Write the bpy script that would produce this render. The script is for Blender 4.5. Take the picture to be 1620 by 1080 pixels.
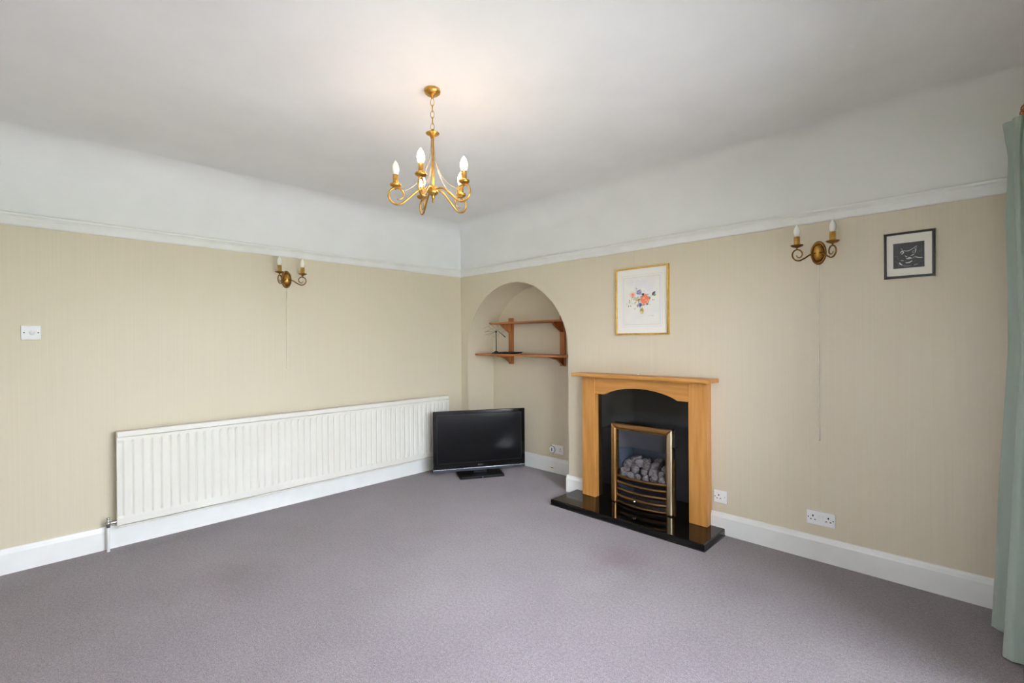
import bpy, bmesh, math, random
from math import sin, cos, pi, radians
from mathutils import Vector, Matrix, noise
from mathutils.geometry import tessellate_polygon

# ------------------------------------------------------------------ clear
for o in list(bpy.data.objects):
    bpy.data.objects.remove(o)
SC = bpy.context.scene
COL = SC.collection
random.seed(7)

# ------------------------------------------------------------------ camera
FPX = 741.444
YAW, PITCH, ROLL = 0.774375, -0.00168, -0.006793
fw = Vector((-sin(YAW) * cos(PITCH), cos(YAW) * cos(PITCH), sin(PITCH)))
rt = Vector((cos(YAW), sin(YAW), 0))
up = rt.cross(fw)
r2 = rt * cos(ROLL) + up * sin(ROLL)
u2 = -rt * sin(ROLL) + up * cos(ROLL)
cd = bpy.data.cameras.new('camera')
cam = bpy.data.objects.new('camera', cd)
COL.objects.link(cam)
cam.matrix_world = Matrix(((r2.x, u2.x, -fw.x, 4.066), (r2.y, u2.y, -fw.y, -3.3446),
                           (r2.z, u2.z, -fw.z, 1.35), (0, 0, 0, 1)))
cd.sensor_fit = 'HORIZONTAL'
cd.sensor_width = 36
cd.lens = 36 * FPX / 1620
cd.clip_start = 0.02
SC.camera = cam

# ------------------------------------------------------------------ world, exposure
SKY = 23.0
W = bpy.data.worlds.new('overcast_sky')
SC.world = W
W.use_nodes = True
bg = W.node_tree.nodes['Background']
bg.inputs['Color'].default_value = (0.95, 1.0, 1.15, 1)
bg.inputs['Strength'].default_value = SKY
BULB = 60.0
vs = SC.view_settings
vs.view_transform = 'Standard'
vs.look = 'None'
vs.exposure = 0.09
vs.gamma = 1.0
vs.use_curve_mapping = False

# ------------------------------------------------------------------ room numbers
RX, RY = 4.33, -3.78        # window wall, wall behind the camera
ZC, RC = 2.60, 0.20         # ceiling height, cove radius
ZR0, ZR1 = 2.056, 2.132     # picture rail
# door opening and the added, unseen window opening (for daylight)
D_Y0, D_Y1, D_Z1 = -0.86, -3.30, 2.10
W_X0, W_X1, W_Z0, W_Z1 = 2.90, 3.34, 0.90, 2.05

# ------------------------------------------------------------------ materials
def srgb(r, g, b):
    f = lambda c: (c / 255 / 12.92) if c / 255 <= 0.04045 else ((c / 255 + 0.055) / 1.055) ** 2.4
    return (f(r), f(g), f(b), 1)

def mat(name, col, rough=0.6, metal=0.0, spec=0.5, **kw):
    m = bpy.data.materials.new(name)
    m.use_nodes = True
    b = m.node_tree.nodes['Principled BSDF']
    b.inputs['Base Color'].default_value = col
    b.inputs['Roughness'].default_value = rough
    b.inputs['Metallic'].default_value = metal
    b.inputs['Specular IOR Level'].default_value = spec
    for k, v in kw.items():
        b.inputs[k].default_value = v
    return m

def nd(m, t, **kw):
    n = m.node_tree.nodes.new(t)
    for k, v in kw.items():
        setattr(n, k, v)
    return n

def lk(m, a, b):
    m.node_tree.links.new(a, b)

def noise_mat(name, c0, c1, scale=(10, 10, 10), nscale=1.0, detail=4, rough=0.6, bump=0.0,
              bscale=None, metal=0.0, spec=0.5, p0=0.35, p1=0.65, bdist=0.002, nrough=0.5):
    m = mat(name, c0, rough, metal, spec)
    b = m.node_tree.nodes['Principled BSDF']
    tc = nd(m, 'ShaderNodeTexCoord')
    mp = nd(m, 'ShaderNodeMapping')
    mp.inputs['Scale'].default_value = scale
    lk(m, tc.outputs['Object'], mp.inputs['Vector'])
    n = nd(m, 'ShaderNodeTexNoise')
    n.inputs['Scale'].default_value = nscale
    n.inputs['Detail'].default_value = detail
    n.inputs['Roughness'].default_value = nrough
    lk(m, mp.outputs['Vector'], n.inputs['Vector'])
    r = nd(m, 'ShaderNodeValToRGB')
    r.color_ramp.elements[0].position = p0
    r.color_ramp.elements[1].position = p1
    r.color_ramp.elements[0].color = c0
    r.color_ramp.elements[1].color = c1
    lk(m, n.outputs['Fac'], r.inputs['Fac'])
    lk(m, r.outputs['Color'], b.inputs['Base Color'])
    if bump:
        n2 = n
        if bscale is not None:
            mp2 = nd(m, 'ShaderNodeMapping')
            mp2.inputs['Scale'].default_value = bscale
            lk(m, tc.outputs['Object'], mp2.inputs['Vector'])
            n2 = nd(m, 'ShaderNodeTexNoise')
            n2.inputs['Scale'].default_value = 1.0
            n2.inputs['Detail'].default_value = 3
            lk(m, mp2.outputs['Vector'], n2.inputs['Vector'])
        bp = nd(m, 'ShaderNodeBump')
        bp.inputs['Strength'].default_value = bump
        bp.inputs['Distance'].default_value = bdist
        lk(m, n2.outputs['Fac'], bp.inputs['Height'])
        lk(m, bp.outputs['Normal'], b.inputs['Normal'])
    return m

M = {}
M['wallpaper'] = noise_mat('ribbed_wallpaper', srgb(209, 198, 175), srgb(212, 201, 178), (140, 140, 1.2), rough=0.5,
                           bump=0.12, bscale=(160, 160, 2.0), bdist=0.0015, spec=0.5)
M['white_plaster'] = noise_mat('white_ceiling_paint', srgb(238, 238, 237), srgb(242, 242, 241), (3, 3, 3), rough=0.85,
                               bump=0.12, bscale=(55, 55, 55), bdist=0.002, spec=0.2)
M['white_gloss'] = noise_mat('white_gloss_paint', srgb(236, 236, 233), srgb(240, 240, 238), (8, 8, 8), rough=0.32, spec=0.5)
M['rad'] = noise_mat('cream_radiator_enamel', srgb(228, 224, 215), srgb(231, 228, 220), (4, 4, 4), rough=0.35, spec=0.5)
M['plastic'] = mat('white_socket_plastic', srgb(240, 240, 240), 0.3)
M['hole'] = mat('dark_hole', srgb(25, 24, 24), 0.6)
M['brass'] = noise_mat('antique_brass', srgb(178, 136, 62), srgb(200, 158, 84), (40, 40, 40), rough=0.3, metal=1.0)
M['brass_dark'] = noise_mat('aged_brass', srgb(120, 88, 48), srgb(150, 112, 62), (40, 40, 40), rough=0.36, metal=1.0)
M['bar_bronze'] = noise_mat('dark_bronze_bar', srgb(104, 80, 52), srgb(122, 94, 62), (4, 4, 200), rough=0.36, metal=1.0)
M['brass_pale'] = noise_mat('pale_brass_and_lit_post', srgb(192, 176, 148), srgb(202, 186, 156), (4, 4, 200), rough=0.36, metal=1.0)  # pale chandelier wire; also the fire frame post painted as if lit
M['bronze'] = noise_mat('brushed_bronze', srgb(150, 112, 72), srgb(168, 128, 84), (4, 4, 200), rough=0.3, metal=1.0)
M['chrome'] = mat('polished_chrome', srgb(205, 205, 205), 0.15, 1.0)
M['bulb_off'] = mat('opal_bulb_glass', srgb(244, 242, 238), 0.22, **{'Subsurface Weight': 0.2})
M['bulb_on'] = mat('lit_opal_bulb', srgb(255, 246, 230), 0.3)
_b = M['bulb_on'].node_tree.nodes['Principled BSDF']
_b.inputs['Emission Color'].default_value = (1.0, 0.71, 0.48, 1)
_b.inputs['Emission Strength'].default_value = BULB
M['granite'] = noise_mat('polished_black_granite', srgb(8, 9, 10), srgb(22, 23, 25), (260, 260, 260), rough=0.06,
                         spec=0.4, p0=0.5, p1=0.8)
M['oak'] = noise_mat('golden_oak_veneer', srgb(176, 120, 54), srgb(196, 140, 74), (28, 28, 2.2), nscale=1.4, detail=6,
                     rough=0.38, bump=0.05, bscale=(160, 160, 8), bdist=0.001)
M['oak_x'] = noise_mat('golden_oak_rail', srgb(174, 118, 52), srgb(194, 138, 72), (2.2, 28, 28), nscale=1.4, detail=6, rough=0.38)
M['pine'] = noise_mat('stained_shelf_wood', srgb(150, 88, 42), srgb(174, 108, 56), (2, 30, 30), nscale=1.3, detail=5, rough=0.45)
M['pine_z'] = noise_mat('stained_shelf_upright', srgb(150, 88, 42), srgb(174, 108, 56), (30, 30, 2), nscale=1.3, detail=5, rough=0.45)
M['pole'] = noise_mat('orange_pole_wood', srgb(160, 84, 36), srgb(186, 106, 50), (30, 2, 30), rough=0.35)
M['tv_black'] = mat('gloss_black_plastic', srgb(10, 10, 12), 0.06, spec=0.5)
M['tv_matte'] = mat('satin_black_plastic', srgb(14, 14, 18), 0.4, spec=0.25)
M['tv_screen'] = mat('dark_lcd_screen', srgb(20, 20, 22), 0.14, spec=0.2)
M['tv_silver'] = mat('silver_trim', srgb(190, 192, 196), 0.25, 1.0)
M['tv_grey'] = mat('grey_speaker_mesh', srgb(60, 63, 72), 0.5, spec=0.3)
M['black'] = mat('black_lacquer', srgb(20, 19, 18), 0.35)
M['dark_plastic'] = mat('dark_grey_plastic', srgb(48, 46, 44), 0.4)
M['wire_metal'] = mat('thin_grey_wire', srgb(120, 116, 108), 0.35, 0.8)
M['gold_frame'] = noise_mat('gilt_frame', srgb(206, 166, 84), srgb(222, 184, 104), (30, 30, 30), rough=0.3, metal=0.85)
M['mount'] = mat('cream_mount_board', srgb(243, 240, 234), 0.7)
M['paper'] = noise_mat('watercolour_paper', srgb(236, 232, 228), srgb(242, 238, 230), (9, 9, 9), rough=0.8)
M['mount2'] = mat('ivory_mount_board', srgb(236, 232, 220), 0.7)
M['print_dark'] = noise_mat('dark_print_paper', srgb(44, 44, 46), srgb(62, 62, 64), (24, 24, 24), rough=0.5)
M['firebox'] = mat('slate_grey_metal', srgb(72, 80, 94), 0.55, 0.2)
M['firehood'] = mat('dark_grey_hood', srgb(66, 68, 74), 0.4, 0.3)
M['coal'] = noise_mat('grey_ceramic_coal', srgb(76, 71, 73), srgb(116, 111, 113), (70, 70, 70), rough=0.9, bump=0.5, bdist=0.004)
M['ash'] = mat('dark_ash_cover', srgb(34, 34, 38), 0.4, 0.3)
M['cord'] = mat('cream_pull_cord', srgb(240, 235, 222), 0.6)
M['lawn'] = noise_mat('lawn_grass', srgb(70, 104, 44), srgb(104, 138, 66), (6, 6, 6), rough=0.9)
M['leaf'] = noise_mat('hedge_leaves', srgb(36, 66, 26), srgb(88, 122, 54), (5, 5, 5), rough=0.8)
M['stone'] = noise_mat('pale_bounce_stone', srgb(218, 216, 211), srgb(232, 230, 225), (4, 4, 4), rough=0.85)

# carpet: mottled mauve-grey pile with a faint reddish stain
def carpet():
    m = mat('mauve_grey_carpet', srgb(140, 130, 133), 0.95, spec=0.1)
    b = m.node_tree.nodes['Principled BSDF']
    b.inputs['Sheen Weight'].default_value = 0.25
    b.inputs['Sheen Roughness'].default_value = 0.5
    tc = nd(m, 'ShaderNodeTexCoord')
    def ns(s, d, rough=0.6):
        n = nd(m, 'ShaderNodeTexNoise')
        n.inputs['Scale'].default_value = s
        n.inputs['Detail'].default_value = d
        n.inputs['Roughness'].default_value = rough
        lk(m, tc.outputs['Object'], n.inputs['Vector'])
        return n
    fine, mid, big = ns(230, 3), ns(70, 4), ns(1.9, 4)
    def ramp(src, p0, c0, p1, c1):
        r = nd(m, 'ShaderNodeValToRGB')
        e = r.color_ramp.elements
        e[0].position, e[0].color, e[1].position, e[1].color = p0, c0, p1, c1
        lk(m, src, r.inputs['Fac'])
        return r
    def mul(a, b_, fac=1.0):
        x = nd(m, 'ShaderNodeMix', data_type='RGBA', blend_type='MULTIPLY')
        x.inputs['Factor'].default_value = fac
        lk(m, a, x.inputs['A'])
        lk(m, b_, x.inputs['B'])
        return x.outputs['Result']
    g = lambda v: (v, v, v, 1)
    r1 = ramp(fine.outputs['Fac'], 0.3, srgb(112, 103, 107), 0.7, srgb(166, 155, 160))
    r2_ = ramp(mid.outputs['Fac'], 0.32, g(0.74), 0.68, g(1.04))
    r3 = ramp(big.outputs['Fac'], 0.3, (0.86, 0.85, 0.85, 1), 0.7, g(1.0))
    c = mul(mul(r1.outputs['Color'], r2_.outputs['Color']), r3.outputs['Color'])
    for (sx, sy, rad, tint) in STAINS:
        vm = nd(m, 'ShaderNodeVectorMath', operation='DISTANCE')
        lk(m, tc.outputs['Object'], vm.inputs[0])
        vm.inputs[1].default_value = (sx, sy, 0)
        ad = nd(m, 'ShaderNodeMath', operation='MULTIPLY_ADD')
        lk(m, ns(9, 3).outputs['Fac'], ad.inputs[0])
        ad.inputs[1].default_value = rad * 0.9
        lk(m, vm.outputs['Value'], ad.inputs[2])
        rr = ramp(ad.outputs[0], rad * 0.6, tint, rad * 1.5, g(1.0))
        c = mul(c, rr.outputs['Color'])
    lk(m, c, b.inputs['Base Color'])
    bp = nd(m, 'ShaderNodeBump')
    bp.inputs['Strength'].default_value = 0.6
    bp.inputs['Distance'].default_value = 0.006
    lk(m, fine.outputs['Fac'], bp.inputs['Height'])
    lk(m, bp.outputs['Normal'], b.inputs['Normal'])
    return m
STAINS = [(2.50, -0.80, 0.24, (0.80, 0.70, 0.71, 1)), (1.05, -2.55, 0.30, (0.90, 0.87, 0.86, 1)), (1.25, -1.35, 0.25, (0.91, 0.89, 0.88, 1))]
M['carpet'] = carpet()

# curtain cloth: green-grey, lets some daylight through
def cloth():
    m = mat('sage_green_cloth', srgb(182, 194, 184), 0.75, spec=0.2)
    nt = m.node_tree
    b = nt.nodes['Principled BSDF']
    b.inputs['Sheen Weight'].default_value = 0.2
    tr = nd(m, 'ShaderNodeBsdfTranslucent')
    tr.inputs['Color'].default_value = srgb(168, 202, 192)
    mx = nd(m, 'ShaderNodeMixShader')
    mx.inputs['Fac'].default_value = 0.3
    lk(m, b.outputs[0], mx.inputs[1])
    lk(m, tr.outputs[0], mx.inputs[2])
    lk(m, mx.outputs[0], nt.nodes['Material Output'].inputs['Surface'])
    return m
M['cloth'] = cloth()

def pane_mat():
    m = mat('clear_glass', (1, 1, 1, 1), 0.0)
    nt = m.node_tree
    t = nd(m, 'ShaderNodeBsdfTransparent')
    g = nd(m, 'ShaderNodeBsdfGlossy')
    g.inputs['Roughness'].default_value = 0.0
    f = nd(m, 'ShaderNodeFresnel')
    f.inputs['IOR'].default_value = 1.45
    mx = nd(m, 'ShaderNodeMixShader')
    lk(m, f.outputs[0], mx.inputs[0])
    lk(m, t.outputs[0], mx.inputs[1])
    lk(m, g.outputs[0], mx.inputs[2])
    lk(m, mx.outputs[0], nt.nodes['Material Output'].inputs['Surface'])
    return m
M['glass'] = pane_mat()

# ------------------------------------------------------------------ mesh helpers
class MB:
    def __init__(s):
        s.v, s.f, s.sm, s.mi = [], [], [], []
    def add(s, vs_, fs, smooth=False, mi=0):
        o = len(s.v)
        s.v += [tuple(v) for v in vs_]
        for f in fs:
            s.f.append(tuple(i + o for i in f))
            s.sm.append(smooth)
            s.mi.append(mi)
        return s
    def box(s, x0, x1, y0, y1, z0, z1, mi=0):
        x0, x1 = sorted((x0, x1)); y0, y1 = sorted((y0, y1)); z0, z1 = sorted((z0, z1))
        v = [(x0, y0, z0), (x1, y0, z0), (x1, y1, z0), (x0, y1, z0), (x0, y0, z1), (x1, y0, z1), (x1, y1, z1), (x0, y1, z1)]
        return s.add(v, [(0, 3, 2, 1), (4, 5, 6, 7), (0, 1, 5, 4), (1, 2, 6, 5), (2, 3, 7, 6), (3, 0, 4, 7)], mi=mi)
    def lathe(s, prof, n=24, c=(0, 0, 0), axis='z', smooth=True, mi=0, sx=1, sy=1):
        # prof: list of (r, h)
        vs_ = []
        for r, h in prof:
            for k in range(n):
                a = 2 * pi * k / n
                p = (r * cos(a) * sx, r * sin(a) * sy, h)
                if axis == 'y':
                    p = (p[0], -p[2], p[1])
                if axis == 'x':
                    p = (p[2], p[0], p[1])
                vs_.append((p[0] + c[0], p[1] + c[1], p[2] + c[2]))
        fs = []
        for i in range(len(prof) - 1):
            for k in range(n):
                k2 = (k + 1) % n
                fs.append((i * n + k, i * n + k2, (i + 1) * n + k2, (i + 1) * n + k))
        s.add(vs_, fs, smooth, mi)
        if prof[0][0] > 1e-6:
            s.add(vs_[:n], [tuple(reversed(range(n)))], False, mi)
        if prof[-1][0] > 1e-6:
            s.add(vs_[-n:], [tuple(range(n))], False, mi)
        return s
    def tube(s, pts, r, n=8, closed=False, mi=0):
        pts = [Vector(p) for p in pts]
        N = len(pts)
        rr = r if isinstance(r, (list, tuple)) else [r] * N
        tans = []
        for i in range(N):
            a = pts[(i - 1) % N] if closed or i > 0 else pts[i]
            b = pts[(i + 1) % N] if closed or i < N - 1 else pts[i]
            tans.append((b - a).normalized())
        ref = Vector((0, 0, 1)) if abs(tans[0].z) < 0.9 else Vector((1, 0, 0))
        nr = tans[0].cross(ref).normalized()
        vs_ = []
        for i in range(N):
            nr = (nr - tans[i] * nr.dot(tans[i]))
            nr = nr.normalized() if nr.length > 1e-6 else tans[i].orthogonal().normalized()
            bn = tans[i].cross(nr)
            for k in range(n):
                a = 2 * pi * k / n
                vs_.append(pts[i] + (nr * cos(a) + bn * sin(a)) * rr[i])
        fs = []
        for i in range(N if closed else N - 1):
            j = (i + 1) % N
            for k in range(n):
                k2 = (k + 1) % n
                fs.append((i * n + k, i * n + k2, j * n + k2, j * n + k))
        s.add(vs_, fs, True, mi)
        if not closed:
            s.add(vs_[:n], [tuple(reversed(range(n)))], False, mi)
            s.add(vs_[-n:], [tuple(range(n))], False, mi)
        return s
    def prism(s, poly, d0, d1, plane='xz', mi=0, smooth=False):
        # extrude polygon; plane 'xz' -> along y, 'yz' -> along x, 'xy' -> along z
        def P(a, b, d):
            return {'xz': (a, d, b), 'yz': (d, a, b), 'xy': (a, b, d)}[plane]
        n = len(poly)
        tris = tessellate_polygon([[Vector((a, b, 0)) for a, b in poly]])
        v0 = [P(a, b, d0) for a, b in poly]
        v1 = [P(a, b, d1) for a, b in poly]
        s.add(v0, [tuple(t) for t in tris], mi=mi)
        s.add(v1, [tuple(reversed(t)) for t in tris], mi=mi)
        s.add(v0 + v1, [(i, (i + 1) % n, n + (i + 1) % n, n + i) for i in range(n)], smooth, mi)
        return s
    def grid(s, fn, nu, nv, smooth=True, mi=0):
        vs_ = [fn(i / nu, j / nv) for i in range(nu + 1) for j in range(nv + 1)]
        fs = [(i * (nv + 1) + j, (i + 1) * (nv + 1) + j, (i + 1) * (nv + 1) + j + 1, i * (nv + 1) + j + 1)
              for i in range(nu) for j in range(nv)]
        return s.add(vs_, fs, smooth, mi)
    def build(s, name, m, parent=None, bevel=0.0, off=None, fix=True, seg=2):
        me = bpy.data.meshes.new(name)
        v = s.v
        if off is not None:
            v = [(a - off[0], b - off[1], c - off[2]) for a, b, c in v]
        me.from_pydata(v, [], s.f)
        ms = m if isinstance(m, (list, tuple)) else [m]
        for q in ms:
            me.materials.append(q)
        for p, sm, mi in zip(me.polygons, s.sm, s.mi):
            p.use_smooth = sm
            p.material_index = mi
        me.update()
        if fix:
            bm = bmesh.new(); bm.from_mesh(me)
            bmesh.ops.recalc_face_normals(bm, faces=bm.faces)
            bm.to_mesh(me); bm.free()
        o = bpy.data.objects.new(name, me)
        COL.objects.link(o)
        if parent is not None:
            o.parent = parent
        if bevel:
            bm = bmesh.new(); bm.from_mesh(me)
            bmesh.ops.remove_doubles(bm, verts=bm.verts, dist=1e-6)
            ed = [e for e in bm.edges if len(e.link_faces) == 2 and e.calc_face_angle(0) > 0.6]
            bmesh.ops.bevel(bm, geom=ed, offset=bevel, segments=seg, affect='EDGES', profile=0.5)
            bm.to_mesh(me); bm.free()
        return o

def tag(o, label, cat, group=None):
    o['label'] = label
    o['category'] = cat
    if group:
        o['group'] = group
    return o

def thing(name, label, cat, loc=(0, 0, 0), rz=0.0, group=None):
    o = bpy.data.objects.new(name, None)
    COL.objects.link(o)
    o.location = loc
    o.rotation_euler = (0, 0, rz)
    o.empty_display_size = 0.05
    return tag(o, label, cat, group)

def struct(o):
    o['kind'] = 'structure'
    return o

# ------------------------------------------------------------------ room shell
floor = MB().add([(0, RY, 0), (RX, RY, 0), (RX, 0, 0), (0, 0, 0), (0.112, 0, 0), (1.496, 0, 0), (1.496, 0.385, 0), (0.112, 0.385, 0)],
                 [(0, 1, 2, 3), (4, 5, 6, 7)]).build('floor', M['carpet'], fix=False)
struct(floor)

# niche outline (opening in the fireplace wall)
NX0, NX1, NTOP, ND = 0.112, 1.496, 1.931, 0.385
NC, NR = (NX0 + NX1) / 2, (NX1 - NX0) / 2
NS = NTOP - NR
arch = [(NC - NR * cos(pi * k / 40), NS + NR * sin(pi * k / 40)) for k in range(41)]
ZS = 2.09                                   # wallpaper stops behind the picture rail
FX0, FX1, FZ0, FZ1 = 2.000, 2.470, 0.030, 0.660   # fire opening
outer = [(0, 0), (NX0, 0)] + arch + [(NX1, 0), (FX0, 0), (FX0, FZ1), (FX1, FZ1), (FX1, 0), (RX, 0), (RX, ZS), (0, ZS)]
tris = tessellate_polygon([[Vector((a, b, 0)) for a, b in outer]])
mb = MB().add([(a, 0, b) for a, b in outer], [tuple(t) for t in tris])
mb.add([(0, 0, ZS), (RX, 0, ZS), (RX, 0, ZC - RC), (0, 0, ZC - RC)], [(0, 1, 2, 3)], mi=1)
# niche reveal and back
rev = [(NX0, 0)] + arch + [(NX1, 0)]
nr_ = len(rev)
mb.add([(a, 0, b) for a, b in rev] + [(a, ND, b) for a, b in rev],
       [(i, i + 1, nr_ + i + 1, nr_ + i) for i in range(nr_ - 1)], smooth=True)
tr_ = tessellate_polygon([[Vector((a, b, 0)) for a, b in rev]])
mb.add([(a, ND, b) for a, b in rev], [tuple(t) for t in tr_])
struct(mb.build('wall_back', [M['wallpaper'], M['white_plaster']], fix=False))

mb = MB().add([(0, RY, 0), (0, 0, 0), (0, 0, ZS), (0, RY, ZS)], [(0, 1, 2, 3)])
mb.add([(0, RY, ZS), (0, 0, ZS), (0, 0, ZC - RC), (0, RY, ZC - RC)], [(0, 1, 2, 3)], mi=1)
struct(mb.build('wall_left', [M['wallpaper'], M['white_plaster']], fix=False))

def wall_with_hole(name, P, a0, a1, h0, h1, z0, z1, dep):
    # P(a, z, depth) -> point; hole h0..h1, z0..z1
    mb = MB()
    def q(p0, p1, q0, q1, mi):
        mb.add([P(p0, q0, 0), P(p1, q0, 0), P(p1, q1, 0), P(p0, q1, 0)], [(0, 1, 2, 3)], mi=mi)
    q(a0, h0, 0, ZS, 0); q(h1, a1, 0, ZS, 0)
    if z0 > 0:
        q(h0, h1, 0, z0, 0)
    if z1 < ZS:
        q(h0, h1, z1, ZS, 0)
    q(a0, a1, ZS, ZC - RC, 1)
    c = [(h0, z0), (h1, z0), (h1, z1), (h0, z1)]
    for i in range(4):
        (p, r), (p2, r2_) = c[i], c[(i + 1) % 4]
        mb.add([P(p, r, 0), P(p2, r2_, 0), P(p2, r2_, dep), P(p, r, dep)], [(0, 1, 2, 3)], mi=1)
    return struct(mb.build(name, [M['wallpaper'], M['white_plaster']], fix=False))

DEP = 0.24
wall_with_hole('wall_right', lambda a, z, d: (RX + d, a, z), 0, RY, D_Y0, D_Y1, 0.0, min(D_Z1, ZS - 0.01), DEP)
wall_with_hole('wall_front', lambda a, z, d: (a, RY - d, z), 0, RX, W_X0, W_X1, W_Z0, W_Z1, DEP)

# ceiling with deep cove
NSEG = 14
prof = [(RC * (1 - cos(pi / 2 * k / NSEG)), ZC - RC + RC * sin(pi / 2 * k / NSEG)) for k in range(NSEG + 1)]
mb = MB()
def ring(d, z):
    return [(d, RY + d, z), (RX, RY + d, z), (RX, -d, z), (d, -d, z)]   # the window wall has no cove
for side in range(4):
    vs_, fs = [], []
    for d, z in prof:
        r = ring(d, z)
        vs_ += [r[side], r[(side + 1) % 4]]
    fs = [(2 * i, 2 * i + 1, 2 * i + 3, 2 * i + 2) for i in range(NSEG)]
    mb.add(vs_, fs, smooth=True)
mb.add(ring(RC, ZC), [(0, 1, 2, 3)])
struct(mb.build('ceiling', M['white_plaster'], fix=False))

# picture rail, skirting: profile (out, z) swept along a wall
def sweep_wall(name, prof_, a0, a1, P, m):
    mb = MB()
    n = len(prof_)
    v = [P(a0, d, z) for d, z in prof_] + [P(a1, d, z) for d, z in prof_]
    mb.add(v, [(i, (i + 1) % n, n + (i + 1) % n, n + i) for i in range(n)])
    mb.add(v[:n], [tuple(range(n))]); mb.add(v[n:], [tuple(range(n))])
    return struct(mb.build(name, m))
PL = lambda a, d, z: (d, a, z)              # left wall
PB = lambda a, d, z: (a, -d, z)             # fireplace wall
PR = lambda a, d, z: (RX - d, a, z)
PF = lambda a, d, z: (a, RY + d, z)
rail = [(0, ZR0), (0.010, ZR0), (0.014, ZR0 + 0.006), (0.016, ZR0 + 0.040), (0.022, ZR0 + 0.052), (0.030, ZR0 + 0.060),
        (0.032, ZR1 - 0.006), (0.026, ZR1), (0, ZR1)]
sweep_wall('trim_1', rail, RY, 0, PL, M['white_gloss'])
sweep_wall('trim_2', rail, 0.0, RX, PB, M['white_gloss'])
sweep_wall('trim_3', rail, 0, RX, PF, M['white_gloss'])
skirt = [(0, 0), (0.020, 0), (0.020, 0.118), (0.016, 0.128), (0.012, 0.134), (0.009, 0.146), (0, 0.148)]
sweep_wall('baseboard_left', skirt, RY, -0.0, PL, M['white_gloss'])
sweep_wall('baseboard_back', skirt, 2.757, RX, PB, M['white_gloss'])
mb_ = sweep_wall('baseboard_breast', skirt, NX1 - 0.018, 1.70, PB, M['white_gloss'])
sweep_wall('baseboard_niche', skirt, NX0, NX1, lambda a, d, z: (a, ND - d, z), M['white_gloss'])
sweep_wall('baseboard_jamb', skirt, 0.0, ND, lambda a, d, z: (NX1 - d, a, z), M['white_gloss'])
sweep_wall('baseboard_right', skirt, D_Y0, 0, PR, M['white_gloss'])
sweep_wall('baseboard_front', skirt, 0, RX, PF, M['white_gloss'])

# french doors in the window wall
def glazed(name, P, a0, a1, z0, z1, leaves, fr, m, rails=()):
    root = bpy.data.objects.new(name, None)
    COL.objects.link(root)
    struct(root)
    mb = MB()
    def bar(p0, p1, q0, q1, d0=0.0, d1=0.06):
        A, B = P(p0, q0, d0), P(p1, q1, d1)
        mb.box(A[0], B[0], A[1], B[1], A[2], B[2])
    bar(a0, a1, z0, z0 + fr); bar(a0, a1, z1 - fr, z1)
    wd = (a1 - a0) / leaves
    s = 1 if wd > 0 else -1
    for i in range(leaves + 1):
        c = a0 + wd * i
        lo, hi = c - s * fr / 2, c + s * fr / 2
        if i == 0: lo, hi = c, c + s * fr
        if i == leaves: lo, hi = c - s * fr, c
        bar(lo, hi, z0, z1)
    mb.build('frame', m, root, bevel=0.004)
    for i in range(leaves):
        g = MB()
        p0, p1 = a0 + wd * i + s * fr * 0.6, a0 + wd * (i + 1) - s * fr * 0.6
        A, B = P(p0, z0 + fr * 0.6, 0.028), P(p1, z1 - fr * 0.6, 0.034)
        g.box(A[0], B[0], A[1], B[1], A[2], B[2])
        g.build('pane', M['glass'], root)
    return root
dr = glazed('door_1', lambda a, z, d: (RX + 0.10 + d, a, z), D_Y0, D_Y1, 0.0, ZS - 0.01, 3, 0.07, M['white_gloss'])
for yy in (-1.63, -2.45):
    MB().tube([(RX + 0.10, yy, 1.0), (RX + 0.065, yy, 1.0), (RX + 0.06, yy - 0.01, 1.0), (RX + 0.06, yy - 0.11, 1.0)], 0.009).build('door_handle', M['chrome'], dr)
glazed('added_window_1', lambda a, z, d: (a, RY - 0.10 - d, z), W_X0, W_X1, W_Z0, W_Z1, 1, 0.055, M['white_gloss'])  # unseen window, added behind the camera to brighten the fireplace wall
struct(MB().box(W_X0 - 0.05, W_X1 + 0.05, RY - 0.10, RY + 0.06, W_Z0 - 0.03, W_Z0).build('trim_4', M['white_gloss'], bevel=0.004))

# garden outside the doors, with an added pale slab that bounces light in
struct(MB().box(RX + DEP, RX + 6.5, -9.0, 5.0, -0.16, -0.06).build('bounce_patio', M['stone']))  # unseen slab, added large and pale to bounce neutral light upward indoors
struct(MB().box(-14, 22, -22, 14, -0.35, -0.20).build('lawn', M['lawn']))
def hedge(x, y, sx, sy, h):
    mb = MB()
    def f(u, v):
        a = 2 * pi * u
        b = pi * v * 0.5
        p = Vector((cos(a) * cos(b) ** 0.4, sin(a) * cos(b) ** 0.4, sin(b) ** 0.6))
        k = 1 + 0.18 * noise.noise(Vector((p.x * 6 + x, p.y * 6 + y, p.z * 5)))
        return (x + p.x * sx * k, y + p.y * sy * k, -0.2 + p.z * h * k)
    mb.grid(f, 60, 18)
    return struct(mb.build('hedge', M['leaf']))
hedge(12.0, -3.0, 1.2, 9.0, 2.1)

# ------------------------------------------------------------------ fireplace
# hearth
HZ = 0.045
mb = MB().prism([(1.592, 0.0), (1.592, -0.372), (2.852, -0.372), (2.852, 0.0)], 0.0, HZ, 'xy')
h = mb.build('hearth', M['granite'], bevel=0.006, off=(2.222, -0.186, 0))
h.location = (2.222, -0.186, 0)
tag(h, 'polished black granite hearth slab on the carpet below the fireplace', 'hearth')

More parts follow.
